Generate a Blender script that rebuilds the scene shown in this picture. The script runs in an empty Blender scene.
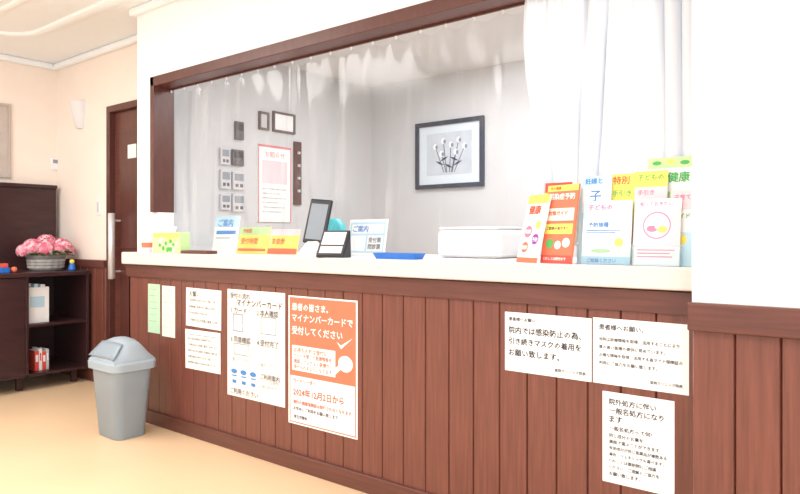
import bpy, math, random
from mathutils import Vector, Matrix
random.seed(4)
scene = bpy.context.scene
COL = scene.collection
F = 670.0; HC = 1.14; CY = -2.24
ANG = math.atan2(831.0, F)
AX = (-math.cos(ANG), math.sin(ANG)); RX = (math.sin(ANG), math.cos(ANG))
def ray(px):
    r = (px-400)/F
    return AX[0]+r*RX[0], AX[1]+r*RX[1]
def X(px, Y):
    dx, dy = ray(px); return dx*(Y-CY)/dy
def Z(py, px, Y):
    dx, dy = ray(px); return HC-(py-237)*((Y-CY)/dy)/F
def Yw(px, Xc):
    dx, dy = ray(px); return dy*(Xc/dx)+CY
def Zw(py, px, Xc):
    dx, dy = ray(px); return HC-(py-237)*(Xc/dx)/F

# ---------------------------------------------------------------- materials
MATS = {}
def lin(c):
    return tuple(((v/255.0)/12.92 if v/255.0 <= .04045 else ((v/255.0+.055)/1.055)**2.4) for v in c)
def mat(name, rgb, rough=.6, var=.05, scale=6, metal=0, emit=0, spec=.5, stretch=(1,1,1), coat=0, trans=0, bump=0):
    if name in MATS: return MATS[name]
    m = bpy.data.materials.new(name); m.use_nodes = True
    nt = m.node_tree; b = nt.nodes['Principled BSDF']
    c = lin(rgb)
    tc = nt.nodes.new('ShaderNodeTexCoord'); mp = nt.nodes.new('ShaderNodeMapping')
    mp.inputs['Scale'].default_value = stretch
    nz = nt.nodes.new('ShaderNodeTexNoise'); nz.inputs['Scale'].default_value = scale; nz.inputs['Detail'].default_value = 4
    cr = nt.nodes.new('ShaderNodeValToRGB')
    cr.color_ramp.elements[0].position = .3; cr.color_ramp.elements[1].position = .7
    cr.color_ramp.elements[0].color = tuple(max(0, v*(1-var)) for v in c)+(1,)
    cr.color_ramp.elements[1].color = tuple(min(1, v*(1+var)) for v in c)+(1,)
    nt.links.new(tc.outputs['Object'], mp.inputs['Vector']); nt.links.new(mp.outputs['Vector'], nz.inputs['Vector'])
    nt.links.new(nz.outputs['Fac'], cr.inputs['Fac']); nt.links.new(cr.outputs['Color'], b.inputs['Base Color'])
    b.inputs['Roughness'].default_value = rough; b.inputs['Metallic'].default_value = metal
    b.inputs['Specular IOR Level'].default_value = spec
    b.inputs['Coat Weight'].default_value = coat
    b.inputs['Transmission Weight'].default_value = trans
    if bump:
        bp = nt.nodes.new('ShaderNodeBump'); bp.inputs['Strength'].default_value = bump; bp.inputs['Distance'].default_value = .002
        nt.links.new(nz.outputs['Fac'], bp.inputs['Height']); nt.links.new(bp.outputs['Normal'], b.inputs['Normal'])
    MATS[name] = m; return m
def clear_mat(name, tint, opac, gloss, rough=.05, base=.03, streak=0):
    m = bpy.data.materials.new(name); m.use_nodes = True
    nt = m.node_tree; nt.nodes.clear()
    out = nt.nodes.new('ShaderNodeOutputMaterial')
    tr = nt.nodes.new('ShaderNodeBsdfTransparent'); tr.inputs['Color'].default_value = tuple(lin(tint))+(1,)
    gl = nt.nodes.new('ShaderNodeBsdfGlossy'); gl.inputs['Roughness'].default_value = rough
    df = nt.nodes.new('ShaderNodeBsdfDiffuse'); df.inputs['Color'].default_value = (.92,.93,.94,1)
    lw = nt.nodes.new('ShaderNodeFresnel'); lw.inputs['IOR'].default_value = 1.45
    tc = nt.nodes.new('ShaderNodeTexCoord'); mp = nt.nodes.new('ShaderNodeMapping')
    mp.inputs['Scale'].default_value = (9,9,1.0) if streak else (1,1,1)
    nz = nt.nodes.new('ShaderNodeTexNoise'); nz.inputs['Scale'].default_value = 1.4 if streak else 3.0; nz.inputs['Detail'].default_value = 2
    nz.inputs['Distortion'].default_value = .6 if streak else 0
    nt.links.new(tc.outputs['Object'], mp.inputs['Vector']); nt.links.new(mp.outputs['Vector'], nz.inputs['Vector'])
    mr = nt.nodes.new('ShaderNodeMapRange'); mr.inputs['From Min'].default_value = .55; mr.inputs['From Max'].default_value = .75
    mr.inputs['To Min'].default_value = opac; mr.inputs['To Max'].default_value = opac+streak
    nt.links.new(nz.outputs['Fac'], mr.inputs['Value'])
    mul = nt.nodes.new('ShaderNodeMath'); mul.operation = 'MULTIPLY_ADD'; mul.use_clamp=True
    mul.inputs[1].default_value = gloss; mul.inputs[2].default_value = base
    m1 = nt.nodes.new('ShaderNodeMixShader'); m2 = nt.nodes.new('ShaderNodeMixShader')
    nt.links.new(mr.outputs[0], m1.inputs[0])
    nt.links.new(tr.outputs[0], m1.inputs[1]); nt.links.new(df.outputs[0], m1.inputs[2])
    nt.links.new(lw.outputs[0], mul.inputs[0]); nt.links.new(mul.outputs[0], m2.inputs[0])
    nt.links.new(m1.outputs[0], m2.inputs[1]); nt.links.new(gl.outputs[0], m2.inputs[2])
    nt.links.new(m2.outputs[0], out.inputs['Surface'])
    MATS[name] = m; return m
def cloth_mat(name, rgb):
    m = bpy.data.materials.new(name); m.use_nodes = True
    nt = m.node_tree; nt.nodes.clear()
    out = nt.nodes.new('ShaderNodeOutputMaterial')
    df = nt.nodes.new('ShaderNodeBsdfDiffuse'); tl = nt.nodes.new('ShaderNodeBsdfTranslucent'); tr = nt.nodes.new('ShaderNodeBsdfTransparent')
    nz = nt.nodes.new('ShaderNodeTexNoise'); nz.inputs['Scale'].default_value = 150
    cr = nt.nodes.new('ShaderNodeValToRGB'); c = lin(rgb)
    cr.color_ramp.elements[0].color = tuple(v*.96 for v in c)+(1,); cr.color_ramp.elements[1].color = c+(1,)
    nt.links.new(nz.outputs['Fac'], cr.inputs['Fac']); nt.links.new(cr.outputs[0], df.inputs[0]); nt.links.new(cr.outputs[0], tl.inputs[0])
    m1 = nt.nodes.new('ShaderNodeMixShader'); m1.inputs[0].default_value = .16
    m2 = nt.nodes.new('ShaderNodeMixShader'); m2.inputs[0].default_value = .05
    nt.links.new(df.outputs[0], m1.inputs[1]); nt.links.new(tl.outputs[0], m1.inputs[2])
    nt.links.new(m1.outputs[0], m2.inputs[1]); nt.links.new(tr.outputs[0], m2.inputs[2]); nt.links.new(m2.outputs[0], out.inputs['Surface'])
    MATS[name] = m; return m

M_WALL = mat('wall_white', (248,247,246), .8, .01)
M_PEACH = mat('wall_peach', (248,236,226), .8, .015)
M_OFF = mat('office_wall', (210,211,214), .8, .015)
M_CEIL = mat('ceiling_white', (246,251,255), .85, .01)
M_FLOOR = mat('floor_vinyl', (240,208,170), .34, .03, 1.6)
M_WOOD = mat('wood_panel', (116,68,57), .3, .2, 4, stretch=(22,22,1), bump=.1)
M_WOODD = mat('wood_trim_dark', (90,52,45), .32, .15, 5, stretch=(6,6,2))
M_WOODH = mat('wood_trim_horizontal', (100,58,49), .3, .2, 4, stretch=(1,14,16))
M_CAB = mat('cabinet_dark', (60,36,38), .35, .2, 5, stretch=(6,1,6))
M_TOP = mat('countertop_laminate', (244,240,237), .3, .02, 40)
M_EDGE = mat('countertop_edge', (222,212,208), .45, .03, 40)
M_PAPER = mat('paper_white', (248,249,250), .7, .01)
M_CREAM = mat('paper_cream', (246,243,236), .7, .01)
M_PAPERG = mat('paper_green', (184,218,188), .7, .03)
M_PAPERG2 = mat('paper_pale_green', (218,234,220), .7, .03)
M_INK = mat('ink_black', (26,26,34), .7, .05)
M_INKG = mat('ink_grey', (90,90,100), .7, .05)
M_ORANGE = mat('print_orange', (236,122,92), .6, .02)
M_ORTXT = mat('print_orange_dark', (224,92,60), .6, .02)
M_PEACHP = mat('print_peach', (250,232,222), .6, .02)
M_BLUE = mat('print_blue', (70,138,208), .6, .03)
M_LBLUE = mat('print_light_blue', (190,224,240), .6, .03)
M_RED = mat('print_red', (226,84,72), .6, .03)
M_FRED = mat('print_faded_red', (222,130,132), .6, .03)
M_PINK = mat('print_pink', (238,130,168), .6, .03)
M_LPINK = mat('print_light_pink', (248,214,222), .6, .03)
M_YEL = mat('print_yellow', (250,228,110), .6, .03)
M_GREEN = mat('print_green', (84,180,96), .6, .03)
M_LGREEN = mat('print_light_green', (194,228,165), .6, .03)
M_PURP = mat('print_purple', (150,70,175), .6, .03)
M_PGREY = mat('print_grey', (205,205,210), .6, .03)
M_BLACKP = mat('plastic_black', (34,35,42), .35, .05)
M_WHITEP = mat('plastic_white', (240,240,242), .4, .02)
M_SCREEN = mat('screen_grey', (140,150,162), .2, .04)
M_TEAL = mat('plastic_teal', (60,185,195), .35, .04)
M_TRAY = mat('plastic_blue', (40,115,205), .35, .05)
M_BIN = mat('bin_body_grey', (144,158,170), .45, .04)
M_BINL = mat('bin_lid_grey', (160,174,186), .45, .03)
M_STEEL = mat('brushed_steel', (225,225,228), .35, .05, 20, metal=.35)
M_LEAF = mat('leaf_green', (70,130,60), .5, .25, 20)
M_POT = mat('pot_grey', (150,146,144), .5, .2, 45)
M_CLEAR = clear_mat('acrylic_clear', (248,252,253), .03, .6)
M_VINYL = clear_mat('vinyl_clear', (250,251,252), .015, .65, .12, .015, streak=.12)  # streak paints whitish vertical haze standing in for light caught on creases
M_CLOTH = cloth_mat('curtain_white', (230,235,243))
M_NAVY = mat('frame_navy', (34,44,66), .4, .1)
M_MATB = mat('picture_mat', (222,232,240), .7, .02)
M_ART = mat('picture_art_ground', (200,208,218), .7, .1, 8)

# ---------------------------------------------------------------- mesh helpers
def mk(name, verts, faces, mats, parent=None, loc=(0,0,0), rot=(0,0,0), smooth=False, bevel=0, mi=None):
    me = bpy.data.meshes.new(name); me.from_pydata([tuple(v) for v in verts], [], faces)
    if not isinstance(mats, (list,tuple)): mats = [mats]
    for m in mats: me.materials.append(m)
    if mi:
        for p, i in zip(me.polygons, mi): p.material_index = i
    for p in me.polygons: p.use_smooth = smooth
    me.update()
    o = bpy.data.objects.new(name, me); COL.objects.link(o)
    o.location = loc; o.rotation_euler = rot
    if parent: o.parent = parent
    if bevel:
        b = o.modifiers.new('b', 'BEVEL'); b.width = bevel; b.segments = 3; b.limit_method = 'ANGLE'
    return o
def boxd(x0,x1,y0,y1,z0,z1, off=0):
    v = [(x0,y0,z0),(x1,y0,z0),(x1,y1,z0),(x0,y1,z0),(x0,y0,z1),(x1,y0,z1),(x1,y1,z1),(x0,y1,z1)]
    f = [(0,3,2,1),(4,5,6,7),(0,1,5,4),(1,2,6,5),(2,3,7,6),(3,0,4,7)]
    return v, [tuple(i+off for i in q) for q in f]
def box(name, x, y, z, m, parent=None, bevel=.003, loc=(0,0,0), rot=(0,0,0)):
    v, f = boxd(x[0],x[1],y[0],y[1],z[0],z[1])
    return mk(name, v, f, m, parent, loc, rot, bevel=bevel)
def boxes(name, lst, m, parent=None, bevel=.002, loc=(0,0,0), rot=(0,0,0)):
    V=[];Fc=[]
    for b in lst:
        v,f = boxd(*b, off=len(V)); V+=v; Fc+=f
    return mk(name, V, Fc, m, parent, loc, rot, bevel=bevel)
def lathe(name, prof, m, parent=None, loc=(0,0,0), n=32, rot=(0,0,0), sx=1, sy=1):
    V=[];Fc=[]
    for (r,z) in prof:
        for k in range(n):
            a=2*math.pi*k/n; V.append((r*math.cos(a)*sx, r*math.sin(a)*sy, z))
    for i in range(len(prof)-1):
        for k in range(n):
            Fc.append((i*n+k, i*n+(k+1)%n, (i+1)*n+(k+1)%n, (i+1)*n+k))
    return mk(name, V, Fc, m, parent, loc, rot, smooth=True)
def rrect(w, d, r, n=6, cx=0, cy=0):
    pts=[]
    for (sx,sy,a0) in ((1,1,0),(-1,1,90),(-1,-1,180),(1,-1,270)):
        for k in range(n+1):
            a=math.radians(a0+90*k/n)
            pts.append((cx+sx*(w/2-r)+r*math.cos(a), cy+sy*(d/2-r)+r*math.sin(a)))
    return pts
def loft(name, rings, m, parent=None, loc=(0,0,0), rot=(0,0,0), smooth=True, cap0=True, cap1=True):
    n=len(rings[0]); V=[p for r in rings for p in r]; Fc=[]
    for i in range(len(rings)-1):
        for k in range(n): Fc.append((i*n+k, i*n+(k+1)%n, (i+1)*n+(k+1)%n, (i+1)*n+k))
    if cap0: Fc.append(tuple(range(n-1,-1,-1)))
    if cap1: Fc.append(tuple((len(rings)-1)*n+k for k in range(n)))
    o = mk(name, V, Fc, m, parent, loc, rot, smooth=smooth)
    if smooth:
        e=o.modifiers.new('e','EDGE_SPLIT'); e.split_angle=math.radians(40)
    return o
def thing(name, label, cat, loc=(0,0,0), rot=(0,0,0), group=None):
    o = bpy.data.objects.new(name, None); o.empty_display_size=.05; COL.objects.link(o)
    o.location=loc; o.rotation_euler=rot; tag(o,label,cat,group); return o
def tag(o, label, cat, group=None):
    o['label']=label; o['category']=cat
    if group: o['group']=group
    return o
def struct(o): o['kind']='structure'; return o

# ---------------------------------------------------------------- text
TC={}
def text_geo(s):
    if s in TC: return TC[s]
    cu=bpy.data.curves.new('t','FONT'); cu.body=s; cu.size=1; cu.resolution_u=1; cu.fill_mode='FRONT'
    ob=bpy.data.objects.new('t',cu); COL.objects.link(ob)
    dg=bpy.context.evaluated_depsgraph_get(); dg.update()
    me=bpy.data.meshes.new_from_object(ob.evaluated_get(dg))
    V=[(v.co.x,v.co.y) for v in me.vertices]; Fc=[tuple(p.vertices) for p in me.polygons]
    bpy.data.objects.remove(ob); bpy.data.curves.remove(cu); bpy.data.meshes.remove(me)
    if not V: V=[(0,0),(1,0),(1,1)]; Fc=[]
    x0=min(v[0] for v in V); x1=max(v[0] for v in V); y0=min(v[1] for v in V); y1=max(v[1] for v in V)
    V=[(v[0]-x0, v[1]-y1) for v in V]
    TC[s]=(V,Fc,x1-x0,y1-y0); return TC[s]
def add_print(parent, W, H, blocks, texts, yoff=-.0008, bold=.012):
    V=[];Fc=[];mi=[];ms=[]
    def mid(m):
        if m not in ms: ms.append(m)
        return ms.index(m)
    for li,b in enumerate(blocks):
        y=yoff-.00008*li
        if b[0]=='r':
            _,u,v,w,h,m=b; pts=[(u,v+h),(u+w,v+h),(u+w,v),(u,v)]
        elif b[0]=='c':
            _,u,v,r,m=b; pts=[(u+r*math.cos(2*math.pi*k/24), v-r*math.sin(2*math.pi*k/24)) for k in range(24)]
        elif b[0]=='e':
            _,u,v,r,r2,m=b; pts=[(u+r*math.cos(2*math.pi*k/24), v-r2*math.sin(2*math.pi*k/24)) for k in range(24)]
        else:
            _,pts,m=b
        o=len(V); V+=[(p[0]-W/2, y, H-p[1]) for p in pts]; Fc.append(tuple(range(o,o+len(pts)))); mi.append(mid(m))
    if Fc: mk('printed_artwork',V,Fc,ms,parent,mi=mi)
    V=[];Fc=[];mi=[];ms=[]
    y=yoff-.00008*(len(blocks)+3)
    shifts=[(0,0)] if not bold else [(-bold,-bold),(bold,-bold),(-bold,bold),(bold,bold)]
    for (s,u,v,w,m) in texts:
        tv,tf,tw,th=text_geo(s); k=w/tw
        for q_,(a,b_) in enumerate(shifts):   # heavier stroke weight: the glyph outline laid down with small offsets
            o=len(V)
            V+=[(u+(p[0]+a)*k-W/2, y-.00003*q_, H-v+(p[1]+b_)*k) for p in tv]
            for q in tf: Fc.append(tuple(i+o for i in q)); mi.append(mid(m))
    if Fc: mk('lettering',V,Fc,ms,parent,mi=mi)
def sheet(name, label, cat, W, H, loc, rot=(0,0,0), base=None, blocks=(), texts=(), th=.001, group=None, bold=.012):
    base=base or M_PAPER
    v,f=boxd(-W/2,W/2,0,th,0,H)
    o=mk(name,v,f,base,None,loc,rot); tag(o,label,cat,group)
    add_print(o,W,H,list(blocks),list(texts),bold=bold); return o

# ---------------------------------------------------------------- room shell
YB=.38; XE=-5.89; CZ=2.61; YU=.06; YI=.18; XL=-4.03; XR=X(692,-.12); TZ=1.045
struct(box('floor',(XE-.1,3.0),(-6.0,2.3),(-.1,0),M_FLOOR,bevel=0))
struct(box('ceiling',(XE-.1,3.0),(-6.0,YB+.1),(CZ,CZ+.1),M_CEIL,bevel=0))
struct(box('wall_left',(XE-.1,XE),(-6.0,YB+.1),(0,CZ),M_PEACH,bevel=0))
dx0=X(108,YB); dx1=dx0+.86; DZ=Z(107,108,YB)
struct(boxes('wall_back',[(XE,dx0,YB,YB+.12,0,CZ),(dx0,dx1,YB,YB+.12,DZ,CZ),(dx1,XL+.02,YB,YB+.12,0,CZ)],M_PEACH,bevel=0))
fx0=X(153,YU); FZ=Z(78,153,YU); ZJ=Z(212,163,YU)
struct(boxes('wall_front',[(XL,fx0,YU,YI,TZ+.001,CZ),(fx0,XR+.02,YU,YI,FZ,CZ),(fx0,fx0+.045,YU+.005,YI-.002,TZ+.001,ZJ)],M_WALL,bevel=0))
struct(boxes('wall_counter',[(XL+.02,XR,.022,.17,0,.965),(XL,XL+.02,.0,.45,0,.965)],M_WOOD,bevel=0))
struct(box('wall_right',(XR,3.0),(-.12,.24),(.94,CZ),M_WALL,bevel=0))
struct(box('wall_right_base',(XR+.01,3.0),(-.085,.24),(0,.94),M_WOOD,bevel=0))
def wainscot(name,x0,x1,y,z0,z1,w=.118,m=M_WOOD,g=.009):
    pts=[]; x=x0
    while x<x1-.01:
        e=min(x+w,x1)
        pts+= [(x,y+g),(x+.004,y),(e-.004,y),(e,y+g)]
        x=e
    V=[];Fc=[]
    for (a,b) in pts: V+=[(a,b,z0),(a,b,z1)]
    for i in range(len(pts)-1): Fc.append((2*i,2*i+2,2*i+3,2*i+1))
    n=len(V); V+=[(x0,y+.02,z0),(x0,y+.02,z1),(x1,y+.02,z0),(x1,y+.02,z1)]
    Fc.append((n,0,1,n+1)); Fc.append((2*len(pts)-2,n+2,n+3,2*len(pts)-1))
    return struct(mk(name,V,Fc,m))
wainscot('trim_1',XL,XR,0,.08,.895)
wainscot('trim_2',XR,3.0,-.12,.08,.87)
wainscot('trim_3',XE,dx0-.005,YB-.02,.08,.90)
struct(box('trim_4',(XL-.008,XR),(-.012,.03),(.89,.965),M_WOODH))
struct(box('trim_5',(XR-.008,3.0),(-.145,-.06),(.86,.945),M_WOODH,bevel=.006))
struct(box('trim_6',(XE,dx0-.005),(YB-.035,YB),(.90,.96),M_WOODH))
struct(box('baseboard_front',(XL-.01,XR),(-.016,.02),(0,.08),M_WOODH))
struct(box('baseboard_right',(XR-.01,3.0),(-.136,-.08),(0,.08),M_WOODH))
struct(box('baseboard_back',(XE,dx0-.005),(YB-.03,YB),(0,.08),M_WOODH))
fi=.042; xr=XR+.02
struct(boxes('window_1',[
    (fx0,fx0+fi,YU-.022,YI+.004,ZJ,FZ),
    (fx0,xr,YU-.022,YI+.004,FZ-.06,FZ)],M_WOODD,bevel=.004))
struct(boxes('trim_7',[(XE,XL,YB-.045,YB,CZ-.05,CZ),(XE,XE+.045,-6,YB-.045,CZ-.05,CZ)],M_CEIL,bevel=.015))
struct(boxes('trim_8',[(XL-.04,XR,YU-.04,YU,CZ-.05,CZ),(XL-.04,XL,YU,YB-.045,CZ-.05,CZ)],M_CEIL,bevel=.015))
def ring(name,x0,x1,y0,y1,r,prof,m):
    path=rrect(x1-x0,y1-y0,r,10,(x0+x1)/2,(y0+y1)/2); n=len(path)
    V=[];Fc=[]
    for i,p in enumerate(path):
        a=Vector(path[(i+1)%n])-Vector(path[i-1]); a.normalize(); nrm=Vector((a.y,-a.x))
        for (o,z) in prof: V.append((p[0]+nrm.x*o,p[1]+nrm.y*o,z))
    k=len(prof)
    for i in range(n):
        for j in range(k-1):
            Fc.append((i*k+j,((i+1)%n)*k+j,((i+1)%n)*k+j+1,i*k+j+1))
    return struct(mk(name,V,Fc,m,smooth=False))
pr=[(-.04,CZ),(-.035,CZ-.018),(-.015,CZ-.025),(.015,CZ-.025),(.035,CZ-.018),(.04,CZ)]
ring('trim_9',-5.29,2.4,-5.4,-.12,.30,pr,M_CEIL)
ring('trim_10',-4.95,2.2,-5.2,-.48,.30,[(o*.6,CZ-(CZ-z)*.6) for o,z in pr],M_CEIL)
# office
XO=-3.90; OB=2.2; OC=2.45
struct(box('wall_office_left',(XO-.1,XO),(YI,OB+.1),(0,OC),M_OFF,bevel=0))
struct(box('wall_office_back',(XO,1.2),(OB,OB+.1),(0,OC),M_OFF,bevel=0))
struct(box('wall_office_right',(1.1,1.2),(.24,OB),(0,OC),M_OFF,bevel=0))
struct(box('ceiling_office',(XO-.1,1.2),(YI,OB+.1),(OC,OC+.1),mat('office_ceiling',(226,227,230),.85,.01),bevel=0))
pts=[(XL-.01,-.045),(XR,-.045),(XR,.70),(XO,.70),(XO,YI-.002),(XL-.01,YI-.002)]
n=len(pts); V=[(a,b,TZ-.075) for a,b in pts]+[(a,b,TZ) for a,b in pts]
Fc=[tuple(range(n-1,-1,-1)),tuple(range(n,2*n))]+[(i,(i+1)%n,n+(i+1)%n,n+i) for i in range(n)]
ct=mk('countertop',V,Fc,[M_TOP,M_EDGE],bevel=.008,mi=[1,0]+[1]*n)
tag(ct,'long white laminate reception countertop with beige front edge','counter')

# ---------------------------------------------------------------- door
d=struct(box('door_1',(dx0+.05,dx1-.05),(YB+.03,YB+.07),(0.005,DZ-.05),M_WOODH))
box('frame',(dx0,dx0+.05),(YB-.015,YB+.10),(0,DZ),M_WOODD,d)
box('frame',(dx1-.05,dx1),(YB-.015,YB+.10),(0,DZ),M_WOODD,d)
box('frame',(dx0+.05,dx1-.05),(YB-.015,YB+.10),(DZ-.05,DZ),M_WOODD,d)
box('raised_panel',(dx0+.14,dx1-.14),(YB+.018,YB+.032),(.2,.9),M_WOODD,d,.006)
box('raised_panel',(dx0+.14,dx1-.14),(YB+.018,YB+.032),(1.05,1.95),M_WOODD,d,.006)
hx=X(109.5,YB-.04); hz0=Z(279,112,YB-.04); hz1=Z(213,112,YB-.04)
lathe('handle',[(0,hz0),(.026,hz0+.002),(.026,hz1-.002),(0,hz1)],M_STEEL,d,(hx+.05,YB-.05,0),16)
box('handle_mount',(hx+.043,hx+.057),(YB-.04,YB+.03),(hz0+.05,hz0+.065),M_STEEL,d)
box('handle_mount',(hx+.043,hx+.057),(YB-.04,YB+.03),(hz1-.065,hz1-.05),M_STEEL,d)
px0=X(126,YB); px1=X(134.5,YB)
box('name_plate',(px0,px1),(YB+.012,YB+.017),(Z(158,130,YB),Z(144,130,YB)),M_WHITEP,d)

# ---------------------------------------------------------------- wall fittings
def switch(px,py,w,h,label,name='light_switch'):
    t=thing(name,label,'switch',(X(px,YB),YB,Z(py,px,YB)))
    box('plate',(-w/2,w/2),(-.01,0),(-h/2,h/2),M_WHITEP,t,.003)
    box('rocker',(-w*.25,w*.25),(-.016,-.009),(-h*.3,h*.3),M_PGREY,t,.002)
switch(99.5,207,.055,.13,'white plastic light switch on peach wall beside the door')
t=thing('thermostat','small white thermostat on peach wall near the corner','thermostat',(XE,Yw(55,XE),Zw(164,55,XE)),(0,0,math.radians(90)))
box('housing',(-.04,.04),(-.02,0),(-.055,.055),M_WHITEP,t,.006); box('display',(-.025,.025),(-.023,-.019),(.005,.035),M_SCREEN,t,.001)
sx=X(71.5,YB-.08); sz0=Z(130,76,YB); sz1=Z(104,76,YB)
t=thing('wall_lamp','white half-round uplight wall lamp on peach wall','lamp',(sx,YB,sz0))
H=sz1-sz0; rings=[]
for f,rx,ry in ((0,.03,.03),(.08,.05,.045),(.5,.066,.07),(1,.075,.09)):
    rings.append([(rx*math.cos(math.pi*(1+k/16)),ry*math.sin(math.pi*(1+k/16)),H*f) for k in range(17)])
loft('lamp_shade',rings,mat('lamp_shade_white',(226,228,232),.5,.01),t)
box('lamp_mount',(-.03,.03),(-.012,0),(H*.2,H*.8),M_WHITEP,t)
yy0=Yw(-6,XE); yy1=Yw(10,XE)
t=thing('framed_notice','grey-beige framed panel hanging on the peach wall','picture',(XE,(yy0+yy1)/2,Zw(178,5,XE)),(0,0,math.radians(90)))
wF=yy1-yy0; hF=Zw(104,5,XE)-Zw(178,5,XE)
boxes('frame',[(-wF/2,wF/2,-.025,0,0,.02),(-wF/2,wF/2,-.025,0,hF-.02,hF),(-wF/2,-wF/2+.02,-.025,0,.02,hF-.02),(wF/2-.02,wF/2,-.025,0,.02,hF-.02)],mat('frame_grey',(190,178,170),.5),t)
box('panel',(-wF/2+.02,wF/2-.02),(-.012,0),(.02,hF-.02),mat('panel_grey',(196,186,180),.6,.1,9),t,0)

# ---------------------------------------------------------------- dark cabinet
XF=-5.22; XBk=-5.80; CT=.875; CB=.11
yR=YB-.045; yM=Yw(29,XF); yL=-1.05
cab=thing('open_shelf_cabinet','low dark brown wooden cabinet with open shelves on short feet','cabinet',(XF,yR,0))
def cb(n,x0,x1,y0,y1,z0,z1,b=.003,m=None): return box(n,(x0-XF,x1-XF),(y0-yR,y1-yR),(z0,z1),m or M_CAB,cab,b)
cb('top',XBk,XF+.015,yL-.01,yR,CT-.03,CT)
for yy in (yR-.022,yM-.022,yL): cb('side_panel',XBk,XF,yy,yy+.022,CB,CT-.03)
cb('shelf',XBk+.02,XF-.01,yM,yR-.022,Zw(322,60,XF)-.02,Zw(322,60,XF))
cb('bottom_panel',XBk+.02,XF,yL+.022,yR-.022,CB,CB+.02)
for fx_ in (XBk+.03,XF-.12):
    for fy_ in (yL+.05,yM-.05,yR-.10): cb('foot',fx_,fx_+.04,fy_,fy_+.04,0,CB)
cb('back_panel',XBk,XBk+.02,yL+.022,yR-.022,CB+.02,CT-.03)
cb('front_panel',XF-.02,XF-.004,yL+.024,yM-.024,CB+.02,CT-.035)
hb=Zw(184,30,XBk)
hbt=thing('high_back_panel','tall dark brown wooden back panel behind the low cabinet','panel',(XBk,yR,0))
box('panel_board',(XE+.012-XBk,-.004),(yL-yR,YB-.04-yR),(CB,hb-.03),M_CAB,hbt)
box('panel_foot',(XE+.012-XBk,-.004),(yL-yR,yL-yR+.04),(0,CB),M_CAB,hbt)
box('panel_foot',(XE+.012-XBk,-.004),(YB-.08-yR,YB-.04-yR),(0,CB),M_CAB,hbt)
box('panel_cap',(XE+.003-XBk,.02),(yL-.01-yR,YB-.04-yR),(hb-.03,hb),M_CAB,hbt,.004)
shz=Zw(322,60,XF); yf=Yw(38,XF-.06)
t=thing('magazine_file','white cardboard magazine file standing on the dark shelf','file box',(XF-.1,yf,shz),(0,0,math.radians(90)))
box('file_body',(-.085,.085),(-.03,.2),(0.001,.27),M_PAPER,t,.002)
box('file_label',(-.05,.05),(-.033,-.0305),(.12,.2),M_LBLUE,t,0)
for k in range(3):
    box('folder',(-.07+.05*k,-.04+.05*k),(-.02,.19),(.27,.30-.006*k),[M_PGREY,M_LBLUE,M_PAPER][k],t,.001)
yb=Yw(38,XF-.05)
for k,(m,hh,w) in enumerate(((M_RED,.15,.03),(M_PAPER,.165,.022),(M_RED,.14,.028),(M_PGREY,.155,.02))):
    y0=yb-.04+sum((.03,.022,.028,.02)[:k])+.001*k+.03
    t=thing('book',('red','white','thin red','grey')[k]+' paperback standing on the lower cabinet shelf','book',(XF-.08,y0,CB+.0205),(0,0,math.radians(90)),group='books on the lower shelf')
    box('cover',(0,w),(0,.13),(0,hh),m,t,.002); box('pages',(.003,w-.003),(.004,.132),(hh-.001,hh+.0005),M_PAPER,t,0)
    box('spine_title',(.006,w-.006),(-.001,.0003),(hh*.45,hh*.8),M_PAPER if m!=M_PAPER else M_RED,t,0)

# ---------------------------------------------------------------- hydrangea
fxx=XF-.29; fy=Yw(46,fxx)
pl=thing('potted_hydrangea','pink hydrangea in a grey basket pot on the dark cabinet','potted plant',(fxx,fy,CT+.001))
lathe('pot',[(0,0),(.11,0),(.118,.01),(.128,.05),(.138,.105),(.145,.11),(.145,.122),(.13,.12),(.125,.10),(0,.10)],M_POT,pl,n=40)
V=[];Fc=[]
for ring_z in (.03,.055,.08):
    rr_=.122+ring_z*.14
    o=len(V)
    for k in range(64):
        a=2*math.pi*k/64; q=rr_+.004*(1 if (k//2)%2 else -.2)
        V+=[(q*math.cos(a),q*math.sin(a),ring_z-.009),((q+.003)*math.cos(a),(q+.003)*math.sin(a),ring_z+.009)]
    for k in range(64): Fc.append((o+2*k,o+(2*k+2)%128,o+(2*k+3)%128,o+2*k+1))
mk('basket_weave',V,Fc,mat('basket_light',(186,181,178),.6,.1,30),pl)
lathe('soil',[(0,.108),(.125,.105)],mat('soil_brown',(60,42,32),.9,.3,40),pl)
def petals(r,n,mats,sz):
    V=[];Fc=[];mi=[]
    for i in range(n):
        z=1-1.6*(i+.5)/n; a=i*2.39996; rr=math.sqrt(max(0,1-z*z))
        nv=Vector((rr*math.cos(a),rr*math.sin(a),z)); c=nv*r*(.92+.12*random.random())
        t1=nv.orthogonal().normalized(); t2=nv.cross(t1); sp=random.random()*1.5; k=random.randrange(len(mats))
        for q in range(4):
            th=sp+q*math.pi/2; dv=t1*math.cos(th)+t2*math.sin(th); sd=t1*-math.sin(th)+t2*math.cos(th)
            o=len(V)
            V+=[tuple(c),tuple(c+dv*sz*.6+sd*sz*.5+nv*sz*.15),tuple(c+dv*sz*1.15+nv*sz*.02),tuple(c+dv*sz*.6-sd*sz*.5+nv*sz*.15)]
            Fc.append((o,o+1,o+2,o+3)); mi.append(k)
    return V,Fc,mi
pk=[mat('petal_pink',(245,155,175),.6,.1,30),mat('petal_deep_pink',(236,115,148),.6,.1,30),mat('petal_pale_pink',(252,208,216),.6,.08,30)]
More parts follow.
